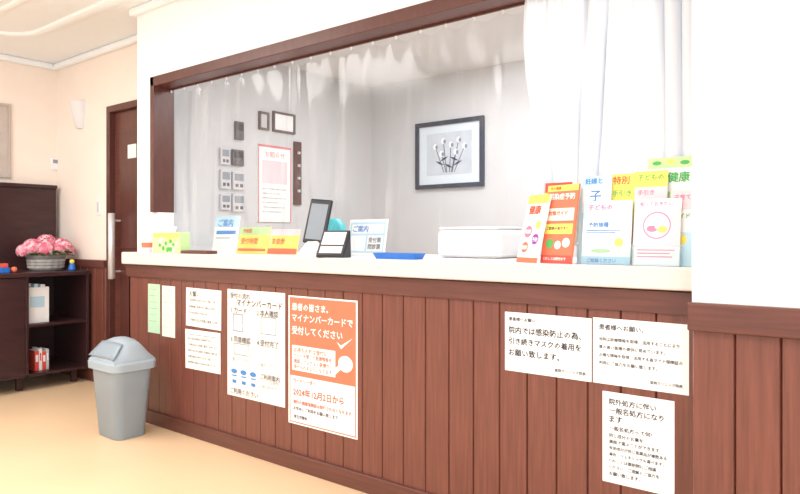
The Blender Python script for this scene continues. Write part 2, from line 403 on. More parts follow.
for (ax,ay,az,r) in ((0,0,.205,.08),(.03,-.11,.18,.068),(.05,.10,.185,.07),(-.08,.08,.18,.065),(-.07,-.08,.18,.065),(.09,-.04,.165,.062),(.08,.05,.16,.058),(.02,.165,.155,.05),(.02,-.175,.155,.05)):
    V,Fc,mi=petals(r,110,pk,.014)
    mk('flower_head',V,Fc,pk,pl,(ax,ay,az),(0,0,random.random()),mi=mi)
V=[];Fc=[]
for i in range(34):
    a=i*2.4; L=.10+.05*random.random(); w=.028; c=Vector((.08*math.cos(a),.08*math.sin(a),.125+.02*random.random()))
    dv=Vector((math.cos(a),math.sin(a),.35*random.random())); dv.normalize(); sd=Vector((-math.sin(a),math.cos(a),0)); o=len(V)
    V+=[tuple(c),tuple(c+dv*L*.35+sd*w),tuple(c+dv*L*.4-Vector((0,0,.008))),tuple(c+dv*L*.35-sd*w),tuple(c+dv*L*.75+sd*w*.7),tuple(c+dv*L*.75-Vector((0,0,.012))),tuple(c+dv*L*.75-sd*w*.7),tuple(c+dv*L-Vector((0,0,.02)))]
    Fc+=[(o,o+1,o+2),(o,o+2,o+3),(o+1,o+4,o+5,o+2),(o+2,o+5,o+6,o+3),(o+4,o+7,o+5),(o+5,o+7,o+6)]
mk('leaves',V,Fc,M_LEAF,pl)
ox=XF-.12; oy=Yw(72,ox)
t=thing('toy_ornament','tiny blue and yellow wooden toy on the cabinet','toy',(ox,oy,CT+.001))
lathe('toy_body',[(0,0),(.028,0),(.03,.01),(.018,.05),(.012,.055)],M_TRAY,t,n=16); lathe('toy_head',[(0,.05),(.014,.054),(.02,.068),(.014,.084),(0,.088)],M_YEL,t,n=16)
oy=Yw(4,ox)
t=thing('toy_block_stack','small stacked blue and red toy blocks on the cabinet','toy',(ox,oy,CT+.001))
box('block',(-.03,.03),(-.03,.03),(0.0,.04),M_TRAY,t,.004); box('block',(-.022,.022),(-.022,.022),(.04,.07),M_RED,t,.004)
t=thing('toy_ball','small orange toy ball on the cabinet','toy',(ox,Yw(14,ox),CT+.001)); lathe('ball',[(0,0),(.015,.004),(.024,.02),(.018,.038),(0,.044)],M_ORANGE,t,n=16)

# ---------------------------------------------------------------- waste bin
bx,by=-3.68,-.235
bn=thing('waste_bin','grey plastic waste bin with swing lid standing by the panelled counter','trash can',(bx,by,0))
def rr3(w,d,r,z): return [(p[0],p[1],z) for p in rrect(w,d,r)]
loft('body',[rr3(.225,.175,.04,0),rr3(.235,.185,.045,.006),rr3(.30,.235,.05,.40),rr3(.305,.24,.05,.405),rr3(.29,.225,.045,.404),rr3(.22,.17,.04,.02)],M_BIN,bn,cap1=True)
loft('rim',[rr3(.306,.241,.05,.385),rr3(.335,.27,.055,.39),rr3(.34,.275,.055,.43),rr3(.32,.255,.05,.44),rr3(.30,.235,.05,.44)],M_BINL,bn,cap0=False,cap1=True)
def gable(s,yy):
    pr_=[(.158,0),(.157,.018),(.132,.080),(.112,.104),(.05,.122),(0,.126),(-.05,.122),(-.112,.104),(-.132,.080),(-.157,.018),(-.158,0)]
    return [(x*(.93+.07*s),yy,.438+z*s) for x,z in pr_]
loft('hood',[gable(0,-.124),gable(.16,-.122),gable(.93,-.045),gable(1,-.02),gable(1,.02),gable(.93,.045),gable(.16,.122),gable(0,.124)],M_BINL,bn,cap0=False,cap1=False)
V=[];nn=9
for j in range(5):
    for k in range(nn):
        u=-1+2*k/(nn-1); vv=j/4; hgt=.025+.080*vv
        wmax=.140-.028*vv
        V.append((u*wmax,-.126+.068*vv,.438+hgt*(1-.05*u*u)))
Fc=[(j*nn+k,j*nn+k+1,(j+1)*nn+k+1,(j+1)*nn+k) for j in range(4) for k in range(nn-1)]
fl=mk('swing_flap',V,Fc,M_BIN,bn,smooth=True); s=fl.modifiers.new('s','SOLIDIFY'); s.thickness=.004; s.offset=0

# ---------------------------------------------------------------- posters on the panelling
YP=-.0018
def rect(px0,px1,pt,pb,Y=YP):
    x0=X(px0,Y);x1=X(px1,Y);pm=(px0+px1)/2
    return (x0+x1)/2, x1-x0, Z(pb,pm,Y), Z(pt,pm,Y)-Z(pb,pm,Y)
def wallposter(name,label,px0,px1,pt,pb,fn,base=None,bold=.012,tilt=0):
    xm,W,z,H=rect(px0,px1,pt,pb); bl,tx=fn(W,H)
    return sheet(name,label,'notice' if 'poster' not in name else 'poster',W,H,(xm,YP,z),(0,math.radians(tilt),0),base=base,blocks=bl,texts=tx,bold=bold)
def lines(n,W,u,v0,dv,m,seed=1,wf=.85):
    rr=random.Random(seed); L=["受付の際は保険証と診察券をお出しください","ご不明な点はお気軽に職員へお申し出下さい","発熱のある方は事前にお電話をお願い致します","お薬手帳をお持ちの方は一緒にご提示下さい","診療時間の変更がある場合はお知らせします"]
    return [(L[(k+seed)%5][:int(20*(.75+.25*rr.random()))],u,v0+dv*k,(W*wf)*(.75+.25*rr.random()),m) for k in range(n)]
wallposter('wall_notice','narrow green paper slip taped to the wood panelling',148,160,284,333,
    lambda W,H:([],lines(6,W,W*.12,H*.1,H*.13,M_INKG,4,.75)),M_PAPERG,bold=0)
wallposter('wall_notice','narrow pale green-white slip with small print on wood panelling',162,175,286,337,
    lambda W,H:([],lines(7,W,W*.1,H*.08,H*.12,M_INKG,2,.8)),M_PAPERG2,bold=0)
wallposter('wall_notice','cream printed notice sheet taped above another on panelling',186,221,289,328,
    lambda W,H:([],[("お願い",W*.1,H*.08,W*.3,M_INK)]+lines(4,W,W*.08,H*.28,H*.17,M_INKG,3)),M_CREAM,bold=.005,tilt=.6)
wallposter('wall_notice','cream printed notice sheet taped below another on panelling',185.5,220.5,331,371,
    lambda W,H:([('r',W*.08,H*.12,W*.84,H*.012,M_INKG)],lines(5,W,W*.08,H*.2,H*.15,M_INKG,5)),M_CREAM,bold=.005,tilt=-.6)
M_IC=mat('print_icon_grey',(165,170,180),.7,.03)
def outline(u,v,w,h,t,m): return [('r',u,v,w,t,m),('r',u,v+h-t,w,t,m),('r',u,v,t,h,m),('r',u+w-t,v,t,h,m)]
def p_card(W,H):
    b=outline(W*.10,H*.225,W*.19,H*.17,W*.018,M_IC)+[('c',W*.195,H*.29,W*.045,M_LPINK),('r',W*.15,H*.33,W*.09,H*.035,M_LPINK),
       ('e',W*.36,H*.33,W*.08,H*.022,M_PEACHP),('e',W*.42,H*.35,W*.06,H*.02,M_PEACHP)]
    b+=outline(W*.60,H*.225,W*.26,H*.16,W*.012,M_IC)+[('c',W*.73,H*.275,W*.045,M_PEACHP),('e',W*.73,H*.35,W*.085,H*.025,M_LBLUE)]
    b+=outline(W*.12,H*.50,W*.28,H*.11,W*.012,M_IC)+[('r',W*.16,H*.525,W*.14,H*.025,M_LPINK),('e',W*.40,H*.58,W*.07,H*.025,M_PEACHP)]
    b+=[('r',W*.58,H*.51,W*.28,H*.11,M_LPINK),('c',W*.68,H*.555,W*.045,M_PEACHP),('r',W*.76,H*.535,W*.07,H*.05,M_PAPER),('r',W*.04,H*.70,W*.92,H*.003,M_IC)]
    for k in range(3):
        b+=[('e',W*(.13+.17*k),H*.765,W*.055,H*.022,M_BLUE),('r',W*(.09+.17*k),H*.80,W*.09,H*.012,M_BLUE),('r',W*(.10+.17*k),H*.845,W*.07,H*.03,M_BLUE)]
    t=[("受付の流れ",W*.06,H*.03,W*.36,M_INKG),("マイナンバーカード",W*.18,H*.085,W*.78,M_INK),("1.カード",W*.08,H*.165,W*.28,M_INKG),("2.本人確認",W*.54,H*.165,W*.36,M_INKG),
       ("3.同意確認",W*.07,H*.435,W*.36,M_INKG),("4.受付完了",W*.54,H*.435,W*.36,M_INKG),("置いてください",W*.10,H*.635,W*.34,M_IC),("お取りください",W*.56,H*.645,W*.34,M_IC),
       ("ご利用案内",W*.6,H*.74,W*.32,M_INKG),("くわしくは受付へ",W*.6,H*.79,W*.34,M_IC),("お問い合わせ下さい",W*.6,H*.84,W*.34,M_IC),("ご利用ください",W*.06,H*.92,W*.5,M_INKG)]
    return b,t
wallposter('wall_poster','white poster with phone, card and blue check-in steps',227.5,285,291,401,p_card,M_CREAM,bold=.008)
def p_or(W,H):
    b=[('r',W*.02,H*.012,W*.96,H*.61,M_ORANGE),('r',W*.02,H*.62,W*.012,H*.37,M_ORANGE),('r',W*.968,H*.62,W*.012,H*.37,M_ORANGE),('r',W*.02,H*.98,W*.96,H*.008,M_ORANGE),
       ('r',W*.06,H*.385,W*.64,H*.195,M_PAPER),('e',W*.84,H*.47,W*.10,H*.06,M_PAPER),('p',[(W*.70,H*.56),(W*.80,H*.50),(W*.78,H*.47),(W*.68,H*.52)],M_PAPER),
       ('p',[(W*.72,H*.315),(W*.78,H*.365),(W*.94,H*.275),(W*.78,H*.338)],M_PAPER)]
    t=[("患者の皆さま。",W*.06,H*.055,W*.54,M_PAPER),("マイナンバーカードで",W*.06,H*.14,W*.88,M_PAPER),("受付してください",W*.06,H*.235,W*.74,M_PAPER),
       ("お持ちの方は受付に",W*.09,H*.40,W*.5,M_ORTXT),("カードを使うと医療情報を",W*.09,H*.445,W*.56,M_ORTXT),("確認してよりよい医療が",W*.09,H*.49,W*.53,M_ORTXT),("受けられるようになります",W*.09,H*.535,W*.56,M_ORTXT),
       ("カードリーダー",W*.08,H*.64,W*.34,M_ORTXT),
       ("2024年12月2日から",W*.08,H*.715,W*.74,M_ORTXT),("現行の健康保険証は発行されなくなります",W*.08,H*.81,W*.84,M_ORTXT),("お早めにご利用をお願い致します",W*.08,H*.86,W*.66,M_INKG),("厚生労働省",W*.09,H*.925,W*.2,M_INKG)]
    return b,t
wallposter('wall_poster','orange and white poster asking patients to use card check-in',288.5,357.5,298,431,p_or,bold=.016)
wallposter('wall_notice','white notice asking visitors to keep wearing masks',505,591.5,315,376,
    lambda W,H:([],[("患者様へお願い。",W*.05,H*.08,W*.34,M_INK),("院内では感染防止の為、",W*.05,H*.24,W*.84,M_INK),("引き続きマスクの着用を",W*.05,H*.43,W*.84,M_INK),("お願い致します。",W*.05,H*.62,W*.60,M_INK),("医院クリニック院長",W*.60,H*.86,W*.34,M_INK)]),bold=.014)
wallposter('wall_notice','white notice about insurance card use with small black lines',593,689,321,389,
    lambda W,H:([],[("患者様へお願い。",W*.07,H*.09,W*.48,M_INK),("当院は診療情報を取得、活用することにより",W*.07,H*.29,W*.84,M_INK),("質の高い医療の提供に努めています。",W*.07,H*.41,W*.70,M_INK),("正確な情報を取得・活用する為マイナ保険証の",W*.07,H*.53,W*.87,M_INK),("利用にご協力をお願い致します。",W*.07,H*.65,W*.62,M_INK),("医院クリニック院長",W*.62,H*.86,W*.32,M_INK)]),bold=.012)
wallposter('wall_notice','tall white notice explaining generic name prescriptions',602.5,674.5,396,489,
    lambda W,H:([],[("院外処方に伴い",W*.10,H*.07,W*.66,M_INK),("一般名処方になり",W*.10,H*.165,W*.76,M_INK),("ます",W*.10,H*.26,W*.19,M_INK),("一般名処方って何?",W*.10,H*.37,W*.60,M_INK),("同じ成分のお薬を",W*.10,H*.455,W*.48,M_INK),("薬局で選ぶことができます",W*.10,H*.525,W*.70,M_INK),
      ("有効成分が同じ医薬品が複数ある",W*.10,H*.595,W*.80,M_INK),("場合、ジェネリックも選べます。",W*.10,H*.665,W*.76,M_INK),("くわしくは薬剤師にご相談",W*.10,H*.735,W*.66,M_INK),("ください。ご理解とご協力を",W*.10,H*.805,W*.70,M_INK),("お願い致します。",W*.10,H*.875,W*.44,M_INK)]),bold=.012)

# ---------------------------------------------------------------- curtains
yc=.158; vx0=fx0+fi+.008; vx1=X(534,yc); zt=FZ-.075; zb=TZ+.03
vc=thing('vinyl_curtain','clear vinyl splash curtain hooked along the reception opening','curtain',(vx0,yc,TZ))
nx,nz_=480,48; V=[];Fc=[]; L=vx1-vx0; NH=18
rr=random.Random(7)
folds=[(rr.random(), .006+.010*rr.random(), .012+.016*rr.random(), rr.uniform(-.04,.04), rr.random()*6) for _ in range(18)]
folds+= [(.42,.024,.014,.03,1),(.46,.022,.012,-.01,2),(.52,.024,.016,-.02,2),(.56,.022,.013,.02,4),(.02,.02,.012,.0,1),(.07,.016,.012,.01,3),(.95,.02,.012,.01,2)]
def vy(u,v):
    y=.005*math.sin(u*11+1)+.003*math.sin(u*29+2*v)
    for (c,a,w,dr,p) in folds:
        cc=c+dr*v+.01*math.sin(3*v+p)
        y+=a*math.exp(-((u-cc)/w)**2)*(.6+.4*math.sin(p+2.2*v))*math.copysign(1,math.sin(p*5))*(1-.45*v**3)
    y+=.003*math.sin(u*NH*2*math.pi)*max(0,v-.8)/.2
    return .020*math.tanh(y/.020)
for j in range(nz_+1):
    v=j/nz_
    for i in range(nx+1):
        u=i/nx
        sag=.028*abs(math.sin(u*NH*math.pi))*(v**14)
        V.append((L*u,vy(u,v),(zb-TZ)+(zt-zb)*v-sag+.012*math.sin(u*17)*(1-v)**3))
for j in range(nz_):
    for i in range(nx):
        a=j*(nx+1)+i; Fc.append((a,a+1,a+nx+2,a+nx+1))
mk('vinyl_sheet',V,Fc,M_VINYL,vc,smooth=True)
box('curtain_rail',(-.0,XR-vx0),(-.005,.005),(FZ-.0685-TZ,FZ-.0605-TZ),M_WOODD,vc,.001)
for i in range(NH+1):
    lathe('hook',[(0,-.01),(.005,-.008),(.005,.006),(0,.008)],M_WHITEP,vc,(L*i/NH,0,zt-TZ),8)
yw=.115; wx0=X(527,yw); wx1=XR+.015
wc=thing('white_curtain','sheer white fabric curtain gathered beside the wall','curtain',(wx0,yw,TZ))
V=[];Fc=[];nx,nz_=420,36; L=wx1-wx0; zt2=FZ-.063; zb2=TZ+.075
for j in range(nz_+1):
    v=j/nz_
    for i in range(nx+1):
        u=i/nx
        ph=u*2*math.pi*7.5+2.2*math.sin(u*6+v*1.6)+1.3*math.sin(u*15+1-v*1.4)
        s_=math.sin(ph); amp=(.024+.014*math.sin(u*13+2+v*1.5))*(.75+.25*(1-v))
        yy=amp*s_+.003*math.sin(u*83+v*4)+.004*math.sin(u*150)*max(0,v-.8)*5
        edge=(1-u)**6
        xx=L*u+.022*math.cos(ph)*(.4+.6*(1-v))*(1-edge) + edge*(.05*math.sin(v*5.2+.4)*(1-v*.5)+.03*(1-v))
        V.append((xx,max(-.042,min(.034,yy)),(zb2-TZ)+(zt2-zb2)*v+.014*math.sin(u*20)*(1-v)**4))
for j in range(nz_):
    for i in range(nx):
        a=j*(nx+1)+i; Fc.append((a,a+1,a+nx+2,a+nx+1))
mk('curtain_fabric',V,Fc,M_CLOTH,wc,smooth=True)

# ---------------------------------------------------------------- office wall contents
def ow(px0,px1,pt,pb):
    y0=Yw(px0,XO);y1=Yw(px1,XO);pm=(px0+px1)/2
    return (y0+y1)/2,y1-y0,Zw(pb,pm,XO),Zw(pt,pm,XO)-Zw(pb,pm,XO)
R90=(0,0,math.radians(90))
for (a,b,c,d2,dark) in ((219,228,148,165,0),(231,242,150,166,1),(219,229,170,189,0),(231,243,172,190,0),(219,229,194,210,0),(231,243,194,212,0),(234,242,122,140,1)):
    y,W,z,H=ow(a,b,c,d2)
    t=thing('wall_control_panel',('dark-screened' if dark else 'white')+' control panel mounted on the office wall','control panel',(XO,y,z),R90,group='control panels on the office wall')
    box('housing',(-W/2,W/2),(-.025,0),(0,H),M_PGREY if not dark else M_INKG,t,.004)
    box('display',(-W*.36,W*.36),(-.028,-.024),(H*.5,H*.88),M_SCREEN if not dark else M_BLACKP,t,.001)
    box('button',(-W*.3,-W*.08),(-.029,-.024),(H*.15,H*.32),M_INKG,t,.001)
    box('button',(W*.08,W*.3),(-.029,-.024),(H*.15,H*.32),M_INKG,t,.001)
y,W,z,H=ow(257,290,146,222)
t=thing('wall_poster','faded white poster with red border on the office wall','poster',(XO,y,z),R90)
box('poster_board',(-W/2,W/2),(-.012,0),(0,H),M_PAPER,t,0)
add_print(t,W,H,[('r',0,0,W,H*.03,M_FRED),('r',0,0,W*.03,H,M_FRED),('r',W*.97,0,W*.03,H,M_FRED),('r',W*.12,H*.2,W*.76,H*.3,M_LPINK)],[("お知らせ",W*.2,H*.08,W*.6,M_FRED)]+lines(6,W,W*.12,H*.56,H*.06,M_INKG,2,.75),yoff=-.0128,bold=0)
M_FRM=mat('frame_taupe',(104,88,86),.5,.1)
def framed(name,label,y,W,z,H,art):
    t=thing(name,label,'picture',(XO,y,z),R90)
    boxes('frame',[(-W/2,W/2,-.02,0,0,.015),(-W/2,W/2,-.02,0,H-.015,H),(-W/2,-W/2+.015,-.02,0,.015,H-.015),(W/2-.015,W/2,-.02,0,.015,H-.015)],M_FRM,t)
    box('print',(-W/2+.015,W/2-.015),(-.008,0),(.015,H-.015),art,t,0)
y,W,z,H=ow(272,294,113,133); framed('framed_certificate','small dark-framed certificate on the office wall',y,W,z,H,M_PAPER)
y,W,z,H=ow(258,268,112,130); framed('framed_certificate','narrow dark-framed certificate on the office wall',y,W,z,H,M_PGREY)
y,W,z,H=ow(293,300,142,205)
t=thing('hanging_key_board','narrow dark wooden board on the office wall','key board',(XO,y,z),R90)
box('board',(-W/2,W/2),(-.02,0),(0,H),M_WOODD,t,.004)
for k in (.2,.4,.6,.8): box('hook',(-.01,.01),(-.035,-.02),(H*k,H*k+.02),M_STEEL,t,.001)

x0=X(417,OB);x1=X(485,OB);W=x1-x0; z0=Z(188,451,OB); z1=Z(120,451,OB); H=z1-z0
t=thing('framed_picture','framed botanical print with pale blooms on grey office wall','picture',((x0+x1)/2,OB,z0))
fw=.035
boxes('frame',[(-W/2,W/2,-.03,0,0,fw),(-W/2,W/2,-.03,0,H-fw,H),(-W/2,-W/2+fw,-.03,0,fw,H-fw),(W/2-fw,W/2,-.03,0,fw,H-fw)],M_NAVY,t,.005)
box('mat_board',(-W/2+fw,W/2-fw),(-.012,0),(fw,H-fw),M_MATB,t,0)
art=mk('artwork',*boxd(-W*.33,W*.33,-.014,-.012,H*.2,H*.82),M_ART,t)
bl=[];aw=W*.66;ah=H*.62
D=M_NAVY
HD=((.2,.32),(.38,.2),(.55,.30),(.72,.2),(.85,.36),(.34,.5),(.66,.48))
for (u,v) in HD: bl.append(('p',[(aw*(.5+(u-.5)*.35)-.003,ah*.95),(aw*(.5+(u-.5)*.35)+.003,ah*.95),(aw*u+.003,ah*v),(aw*u-.003,ah*v)],D))
for (u,v,s_) in ((.3,.72,1),(.7,.74,-1),(.5,.8,1),(.4,.62,-1),(.62,.64,1)):
    bl.append(('p',[(aw*(u-.10),ah*(v-.06*s_)),(aw*u,ah*(v+.03)),(aw*(u+.10),ah*(v+.05*s_)),(aw*u,ah*(v-.03))],D))
for (u,v) in HD:
    bl.append(('e',aw*u,ah*v,aw*.045,ah*.07,M_PAPER)); bl.append(('e',aw*(u+.03),ah*(v+.01),aw*.03,ah*.05,M_SCREEN))
add_print(art,aw,ah,bl,[])
for c in art.children: c.location=(0,-.0142,H*.2)

# ---------------------------------------------------------------- things on the counter
def leaflet(name,label,px0,px1,pt,Y,base,fn,tilt=-9,th=.003,turn=0,group='leaflets on the reception counter',cat='leaflet'):
    x0=X(px0,Y);x1=X(px1,Y);pm=(px0+px1)/2; W=x1-x0; H=(Z(pt,pm,Y)-TZ-.002)/math.cos(math.radians(tilt))
    bl,tx=fn(W,H)
    return sheet(name,label,cat,W,H,((x0+x1)/2,Y,TZ+.001),(math.radians(tilt),0,math.radians(turn)),base,bl,tx,th,group,bold=.02)
def f_round(W,H):
    return ([('r',0,0,W,H*.13,M_YEL),('c',W*.30,H*.55,W*.18,M_PINK),('c',W*.70,H*.66,W*.16,M_PURP),('c',W*.28,H*.78,W*.16,M_ORANGE),('c',W*.72,H*.45,W*.12,M_YEL),('r',0,H*.93,W,H*.07,M_ORANGE)],
      [("健康",W*.15,H*.16,W*.55,M_ORTXT),("相談",W*.16,H*.515,W*.28,M_PAPER),("予防",W*.57,H*.635,W*.26,M_PAPER),("検診",W*.14,H*.75,W*.28,M_PAPER)])
leaflet('booklet','white booklet with pink, purple and orange circles',511,542,194,-.01,M_PAPER,f_round,-14,.006,-26)
def f_red(W,H):
    return ([('r',0,0,W,H*.08,M_YEL),('r',W*.06,H*.30,W*.88,H*.16,M_PEACHP),('r',W*.06,H*.50,W*.88,H*.13,M_YEL),('c',W*.25,H*.75,W*.12,M_GREEN),('c',W*.52,H*.77,W*.11,M_LPINK),('c',W*.78,H*.74,W*.12,M_PAPER),('r',0,H*.9,W,H*.1,M_RED)],
      [("感染症予防",W*.08,H*.11,W*.84,M_PAPER),("冬の健康",W*.10,H*.02,W*.35,M_ORTXT),("対策ガイド",W*.12,H*.335,W*.62,M_ORTXT),("ご家族の皆さまへ",W*.10,H*.535,W*.72,M_INKG),("くわしくは受付まで",W*.10,H*.925,W*.72,M_PAPER)])
leaflet('booklet','orange and red booklet leaning beside a white one',537,574,184,-.018,M_ORANGE,f_red,-9,.008,-16)
def f_or(W,H):
    return ([('r',0,0,W,H*.12,M_RED),('r',0,H*.3,W,H*.7,M_ORANGE)],[("ごあんない",W*.1,H*.16,W*.8,M_RED)])
leaflet('booklet','thin yellow and orange booklet tucked behind the others',543,570,182,.046,M_YEL,f_or,-4,.002,0)
def f_blue(W,H):
    return ([('r',W*.08,H*.12,W*.84,H*.30,M_PAPER)],
      [("妊婦と",W*.15,H*.025,W*.55,M_BLUE),("子",W*.32,H*.17,W*.36,M_BLUE)])
leaflet('leaflet','tall pale blue leaflet with blue lettering in the rear row',577,608,175,.008,M_LBLUE,f_blue,-7,.002)
def f_blue2(W,H):
    return ([('r',0,0,W,H*.30,M_LBLUE),('r',0,H*.88,W,H*.12,M_LBLUE),('c',W*.28,H*.62,W*.09,M_LPINK),('c',W*.56,H*.62,W*.08,M_LBLUE),('c',W*.76,H*.66,W*.09,M_YEL),('e',W*.40,H*.79,W*.2,H*.03,M_LGREEN),('r',W*.08,H*.46,W*.7,H*.015,M_BLUE),('r',W*.08,H*.50,W*.6,H*.015,M_BLUE)],
      [("子どもの",W*.10,H*.06,W*.50,M_PINK),("予防接種",W*.12,H*.34,W*.42,M_BLUE),("ご相談ください",W*.12,H*.91,W*.6,M_BLUE)])
leaflet('leaflet','pale blue and white vaccination leaflet in a clear holder',581,630,200,-.004,M_PAPER,f_blue2,-7,.002)
def f_yel(W,H):
    return ([('r',0,0,W,H*.5,M_YEL),('r',0,H*.5,W,H*.5,M_LPINK)],[("特別",W*.12,H*.025,W*.6,M_ORTXT),("手引き",W*.10,H*.18,W*.7,M_GREEN)])
leaflet('leaflet','yellow and pink guidance leaflet standing in the rear row',607,634,173,.028,M_YEL,f_yel,-6,.002)
def f_kid(W,H):
    return ([('r',0,0,W,H*.17,M_YEL),('r',0,H*.17,W,H*.15,M_LPINK),('r',0,H*.32,W,H*.68,M_LGREEN)],[("子どもの",W*.08,H*.035,W*.8,M_GREEN),("手引き",W*.1,H*.20,W*.5,M_PINK)])
leaflet('leaflet','yellow, pink and green childcare leaflet in the middle row',632,665,170,.022,M_LGREEN,f_kid,-6,.002)
def f_grn(W,H):
    return ([('r',0,0,W,H*.10,M_LGREEN),('e',W*.2,H*.05,W*.10,H*.02,M_GREEN),('e',W*.5,H*.04,W*.10,H*.02,M_YEL),('e',W*.8,H*.055,W*.10,H*.02,M_GREEN),('r',0,H*.32,W,H*.68,M_LGREEN)],[("健康",W*.45,H*.14,W*.46,M_GREEN)])
leaflet('leaflet','green and white health leaflet standing tallest at the back',645,692,156,.044,M_PAPER,f_grn,-5,.002)
def f_pk(W,H):
    return ([('r',0,0,W,H*.15,M_PAPER),('r',0,H*.15,W,H*.57,M_LPINK),('c',W*.5,H*.40,W*.30,M_PINK),('c',W*.5,H*.40,W*.27,M_PAPER),('e',W*.40,H*.45,W*.12,H*.05,M_PINK),('e',W*.62,H*.46,W*.11,H*.05,M_YEL),('c',W*.40,H*.36,W*.07,M_PEACHP),('c',W*.62,H*.37,W*.07,M_PEACHP),('c',W*.51,H*.42,W*.05,M_PEACHP),('r',W*.1,H*.76,W*.8,H*.015,M_PINK),('r',W*.1,H*.81,W*.7,H*.015,M_PINK),('r',W*.1,H*.86,W*.75,H*.015,M_PINK)],[("知っておきたい",W*.12,H*.045,W*.7,M_PINK)])
leaflet('leaflet','white leaflet with round pink family emblem in a holder',632,679,198,-.014,M_PAPER,f_pk,-8,.002)
def f_last(W,H):
    return ([('r',0,0,W,H*.25,M_LPINK),('r',0,H*.55,W,H*.45,M_LBLUE),('c',W*.5,H*.65,W*.25,M_YEL)],[("子育て",W*.15,H*.05,W*.7,M_PINK),("ガイド",W*.15,H*.30,W*.7,M_GREEN)])
leaflet('leaflet','pink and blue parenting leaflet beside the wall corner',668,692,190,.006,M_PAPER,f_last,-7,.002)
for (a,b,Y,hh) in ((577,632,-.012,.07),(632,681,-.022,.07)):
    x0=X(a,Y);x1=X(b,Y); t=thing('leaflet_holder','clear acrylic leaflet holder on the reception counter','leaflet holder',((x0+x1)/2,Y,TZ)); w=(x1-x0)
    box('front_lip',(-w/2,w/2),(-.004,-.002),(.001,hh),M_CLEAR,t,0)
    box('base',(-w/2,w/2),(-.002,.012),(.0,.001),M_CLEAR,t,0)
    box('side_wall',(-w/2,-w/2+.002),(-.002,.012),(.001,hh),M_CLEAR,t,0)
    box('side_wall',(w/2-.002,w/2),(-.002,.012),(.001,hh),M_CLEAR,t,0)
# tissue box
Yt=.0; x0=X(158,Yt); x1=X(185,Yt); w=x1-x0; hh=Z(229,171,Yt)-TZ
t=thing('tissue_box','green and yellow patterned tissue box on the counter','tissue box',((x0+x1)/2,Yt,TZ))
box('carton',(-w/2,w/2),(-.035,.035),(0,hh*.85),M_LGREEN,t,.004)
pb=[('r',.004,hh*.02,w-.008,hh*.18,M_YEL)]
rt=random.Random(3)
for k in range(16): pb.append(('e',w*(.08+.84*rt.random()),hh*(.25+.5*rt.random()),w*(.03+.03*rt.random()),hh*(.05+.05*rt.random()),[M_GREEN,M_YEL,M_PAPER,M_GREEN][k%4]))
add_print(t,w,hh*.85,pb,[],-.037)
loft('tissue',[[(.04*math.cos(a*.785),.012*math.sin(a*.785),hh*.84) for a in range(8)],[(.05*math.cos(a*.785)*(1+.3*math.sin(3*a)),.02*math.sin(a*.785),hh*1.05+.008*math.sin(a*2)) for a in range(8)]],M_PAPER,t)
x0=X(142,Yt);x1=X(152,Yt)
t=thing('paper_cup','small white paper cup on the end of the counter','cup',((x0+x1)/2,.0,TZ))
lathe('cup_wall',[(0,.002),(.026,.0),(.036,.088),(.038,.09),(.035,.09),(.025,.006),(0,.006)],M_PAPER,t,n=24); lathe('cup_band',[(.0305,.03),(.0335,.06)],M_ORANGE,t,n=24)
Yt=.01; x0=X(187,Yt);x1=X(212,Yt)
t=thing('wooden_tray','shallow brown wooden tray lying on the counter','tray',((x0+x1)/2,Yt,TZ)); w=(x1-x0)/2
boxes('tray_body',[(-w,w,-.04,.035,.0,.004),(-w,w,-.04,-.036,.004,.018),(-w,w,.031,.035,.004,.018),(-w,-w+.004,-.036,.031,.004,.018),(w-.004,w,-.036,.031,.004,.018)],M_WOODH,t,.001)
box('pen',(-w+.03,w-.03),(-.004,.004),(.004,.012),M_BLACKP,t,.003)
GB='cards behind the vinyl curtain'
def f_acr(W,H): return ([('r',0,0,W,H*.3,M_LBLUE),('r',W*.1,H*.4,W*.8,H*.1,M_BLUE),('r',W*.1,H*.58,W*.6,H*.05,M_PGREY)],[("ご案内",W*.15,H*.08,W*.6,M_BLUE)])
leaflet('leaflet','pale blue standing card behind the vinyl curtain',212,236,216,.30,M_PAPER,f_acr,-8,.003,0,GB)
def f_y1(W,H): return ([('r',0,0,W,H*.30,M_LGREEN),('r',0,H*.30,W,H*.70,M_YEL),('r',W*.04,H*.82,W*.92,H*.1,M_ORANGE)],[("予約制",W*.1,H*.06,W*.30,M_ORTXT),("受付時間",W*.1,H*.42,W*.55,M_ORTXT)])
leaflet('desk_sign','yellow and orange standing desk sign behind the curtain',236,266,227,.24,M_YEL,f_y1,-14,.004,0,GB,cat='sign')
def f_y2(W,H): return ([('r',0,0,W,H*.25,M_LPINK),('r',0,H*.78,W,H*.22,M_ORANGE)],[("お会計",W*.1,H*.36,W*.45,M_ORTXT)])
leaflet('desk_sign','small yellow desk sign with pink top behind the curtain',267,296,229,.24,M_YEL,f_y2,-14,.004,0,GB,cat='sign')
# card reader with upright screen
Yt=.055; xm=X(314,Yt)
t=thing('card_reader','white card reader with black-framed upright tilted screen','card reader',(xm,Yt,TZ),(0,0,math.radians(14)))
k=(Z(199,314,Yt)-TZ)
sc=box('screen_frame',(-.062,.062),(-.010,.010),(0,k*.80),M_BLACKP,t,.008,(0,-.005,k*.22),(math.radians(-13),math.radians(5),0))
box('screen',(-.048,.048),(-.0115,-.0095),(.02,k*.80-.025),M_SCREEN,sc,.002)
loft('stand',[[(p[0],p[1],0) for p in rrect(.13,.09,.02)],[(p[0],p[1],.03) for p in rrect(.125,.085,.02)],[(p[0],p[1]+.01,k*.3) for p in rrect(.06,.03,.01)]],M_WHITEP,t)
box('card_slot',(-.055,.055),(-.048,-.03),(0.01,.03),M_PGREY,t,.004)
Yt=.33; xm=X(335,Yt)
t=thing('round_container','white round container with a teal lid on the counter','container',(xm,Yt,TZ))
hh=Z(218,335,Yt)-TZ
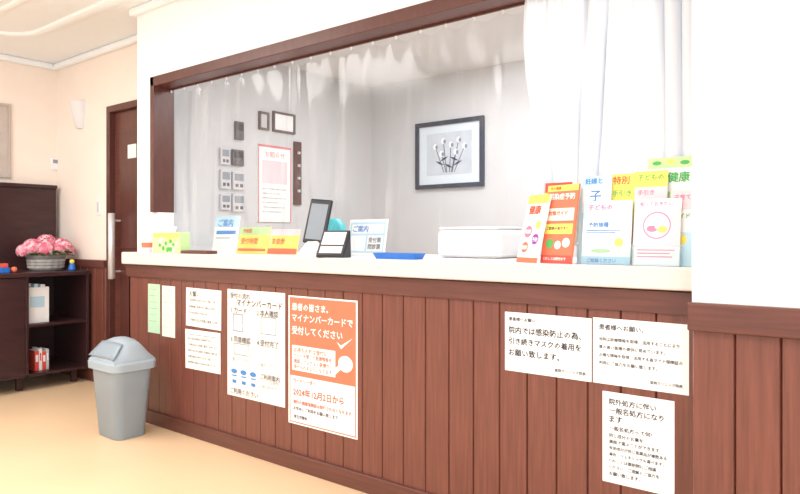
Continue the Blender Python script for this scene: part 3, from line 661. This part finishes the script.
lathe('pot_body',[(0,0),(.05,0),(.055,.01),(.055,hh*.55),(.05,hh*.57)],M_WHITEP,t,n=28)
lathe('lid',[(.06,hh*.55),(.062,hh*.62),(.055,hh*.82),(.03,hh*.97),(0,hh)],M_TEAL,t,n=28)
Yt=-.005; x0=X(322,Yt);x1=X(346,Yt);w=(x1-x0)/2; hh=Z(230,334,Yt)-TZ
t=thing('payment_terminal','slim dark and white card terminal tilted on the counter','payment terminal',((x0+x1)/2,Yt,TZ),(0,0,math.radians(10)))
V=[(-w,-.035,0),(w,-.035,0),(w,.03,0),(-w,.03,0),(-w,-.035,.012),(w,-.035,.012),(w,.024,hh),(-w,.024,hh)]
mk('terminal_body',V,[(0,3,2,1),(4,5,6,7),(0,1,5,4),(1,2,6,5),(2,3,7,6),(3,0,4,7)],M_BLACKP,t,bevel=.004)
sl=math.atan2(hh-.012,.059); Ls=math.hypot(hh-.012,.059)
fc=box('face_plate',(-w+.004,w-.004),(.004,Ls-.004),(.0,.002),M_BLACKP,t,.001,(0,-.035,.0125),(sl,0,0))
box('display',(-w*.8,w*.8),(Ls*.40,Ls*.9),(.002,.0035),M_WHITEP,fc,.0005)
box('keypad',(-w*.8,w*.8),(Ls*.06,Ls*.34),(.002,.0030),M_PGREY,fc,.0005)
for r in range(3):
    for c in range(4):
        box('key',(-w*.74+c*w*.39,-w*.74+c*w*.39+w*.28),(Ls*(.08+.085*r),Ls*(.08+.085*r)+Ls*.055),(.003,.0042),M_WHITEP,fc,.0005)
def f_ds(W,H): return ([('r',W*.04,H*.08,W*.92,H*.84,M_LBLUE),('r',W*.08,H*.14,W*.84,H*.25,M_PAPER),('r',W*.08,H*.45,W*.4,H*.42,M_PAPER),('r',W*.53,H*.45,W*.4,H*.42,M_PAPER)],[("ご案内",W*.12,H*.17,W*.4,M_BLUE),("受付票",W*.56,H*.5,W*.32,M_INKG),("問診票",W*.56,H*.68,W*.32,M_INKG)])
leaflet('desk_sign','white and pale blue standing sign card behind the keypad terminal',346,384,219,.26,M_PAPER,f_ds,-10,.004,0,GB,cat='sign')
Yt=.015; x0=X(378,Yt);x1=X(421,Yt);w=(x1-x0)/2
t=thing('coin_tray','shallow blue plastic coin tray on the counter','tray',((x0+x1)/2,Yt,TZ))
loft('tray_shell',[[(p[0],p[1],z) for p in rrect(a,b,.015)] for (a,b,z) in ((2*w*.9,.075,0),(2*w,.09,.026),(2*w*.96,.082,.026),(2*w*.86,.068,.004))],M_TRAY,t)
box('coin_mat',(-w*.7,w*.7),(-.026,.026),(.004,.006),mat('mat_dark_blue',(25,70,140),.8),t,.001)
Yt=.40; x0=X(449,Yt);x1=X(513,Yt);w=(x1-x0)/2; hh=Z(227,480,Yt)-TZ
t=thing('storage_box','plain white rounded box on the counter behind the curtain','box',((x0+x1)/2,Yt,TZ))
box('box_body',(-w,w),(-.11,.14),(0,hh*.93),M_WHITEP,t,.03)
box('box_lid',(-w*.93,w*.93),(-.10,.13),(hh*.92,hh),M_WHITEP,t,.01)

# ---------------------------------------------------------------- lights
def area(name,loc,rot,sx,sy,e,col=(1,1,1)):
    l=bpy.data.lights.new(name,'AREA'); l.shape='RECTANGLE'; l.size=sx; l.size_y=sy; l.energy=e; l.color=col
    o=bpy.data.objects.new(name,l); COL.objects.link(o); o.location=loc; o.rotation_euler=rot; return o
area('ceiling_fill',(-1.5,-2.3,CZ-.03),(0,0,0),3.0,1.2,58,(1,.99,.98))  # unseen fill lamp added to brighten the front room
area('ceiling_fill.001',(-4.2,-1.8,CZ-.03),(0,0,0),1.5,1.2,56,(1,.985,.97))  # second unseen fill lamp, added over the left end
area('daylight_window',(2.6,-3.6,1.5),(math.radians(90),0,math.radians(60)),2.6,2.0,60,(.97,.985,1))
area('office_fill',(-1.8,1.2,OC-.02),(0,0,0),2.4,.8,52,(1,.99,.98))  # added lamp, out of view, to brighten the office interior
w=bpy.data.worlds.new('world'); scene.world=w; w.use_nodes=True
w.node_tree.nodes['Background'].inputs[0].default_value=(.95,.98,1,1); w.node_tree.nodes['Background'].inputs[1].default_value=1.6
scene.view_settings.view_transform='Standard'

# ---------------------------------------------------------------- camera
cam=bpy.data.cameras.new('camera'); co=bpy.data.objects.new('camera',cam); COL.objects.link(co)
cam.sensor_width=36; cam.lens=F/800*36; cam.shift_y=-10/800; cam.clip_start=.05
co.location=(0,CY,HC)
yaw=math.atan2(AX[1],AX[0])-math.pi/2
co.rotation_euler=(math.pi/2,0,yaw)
scene.camera=co
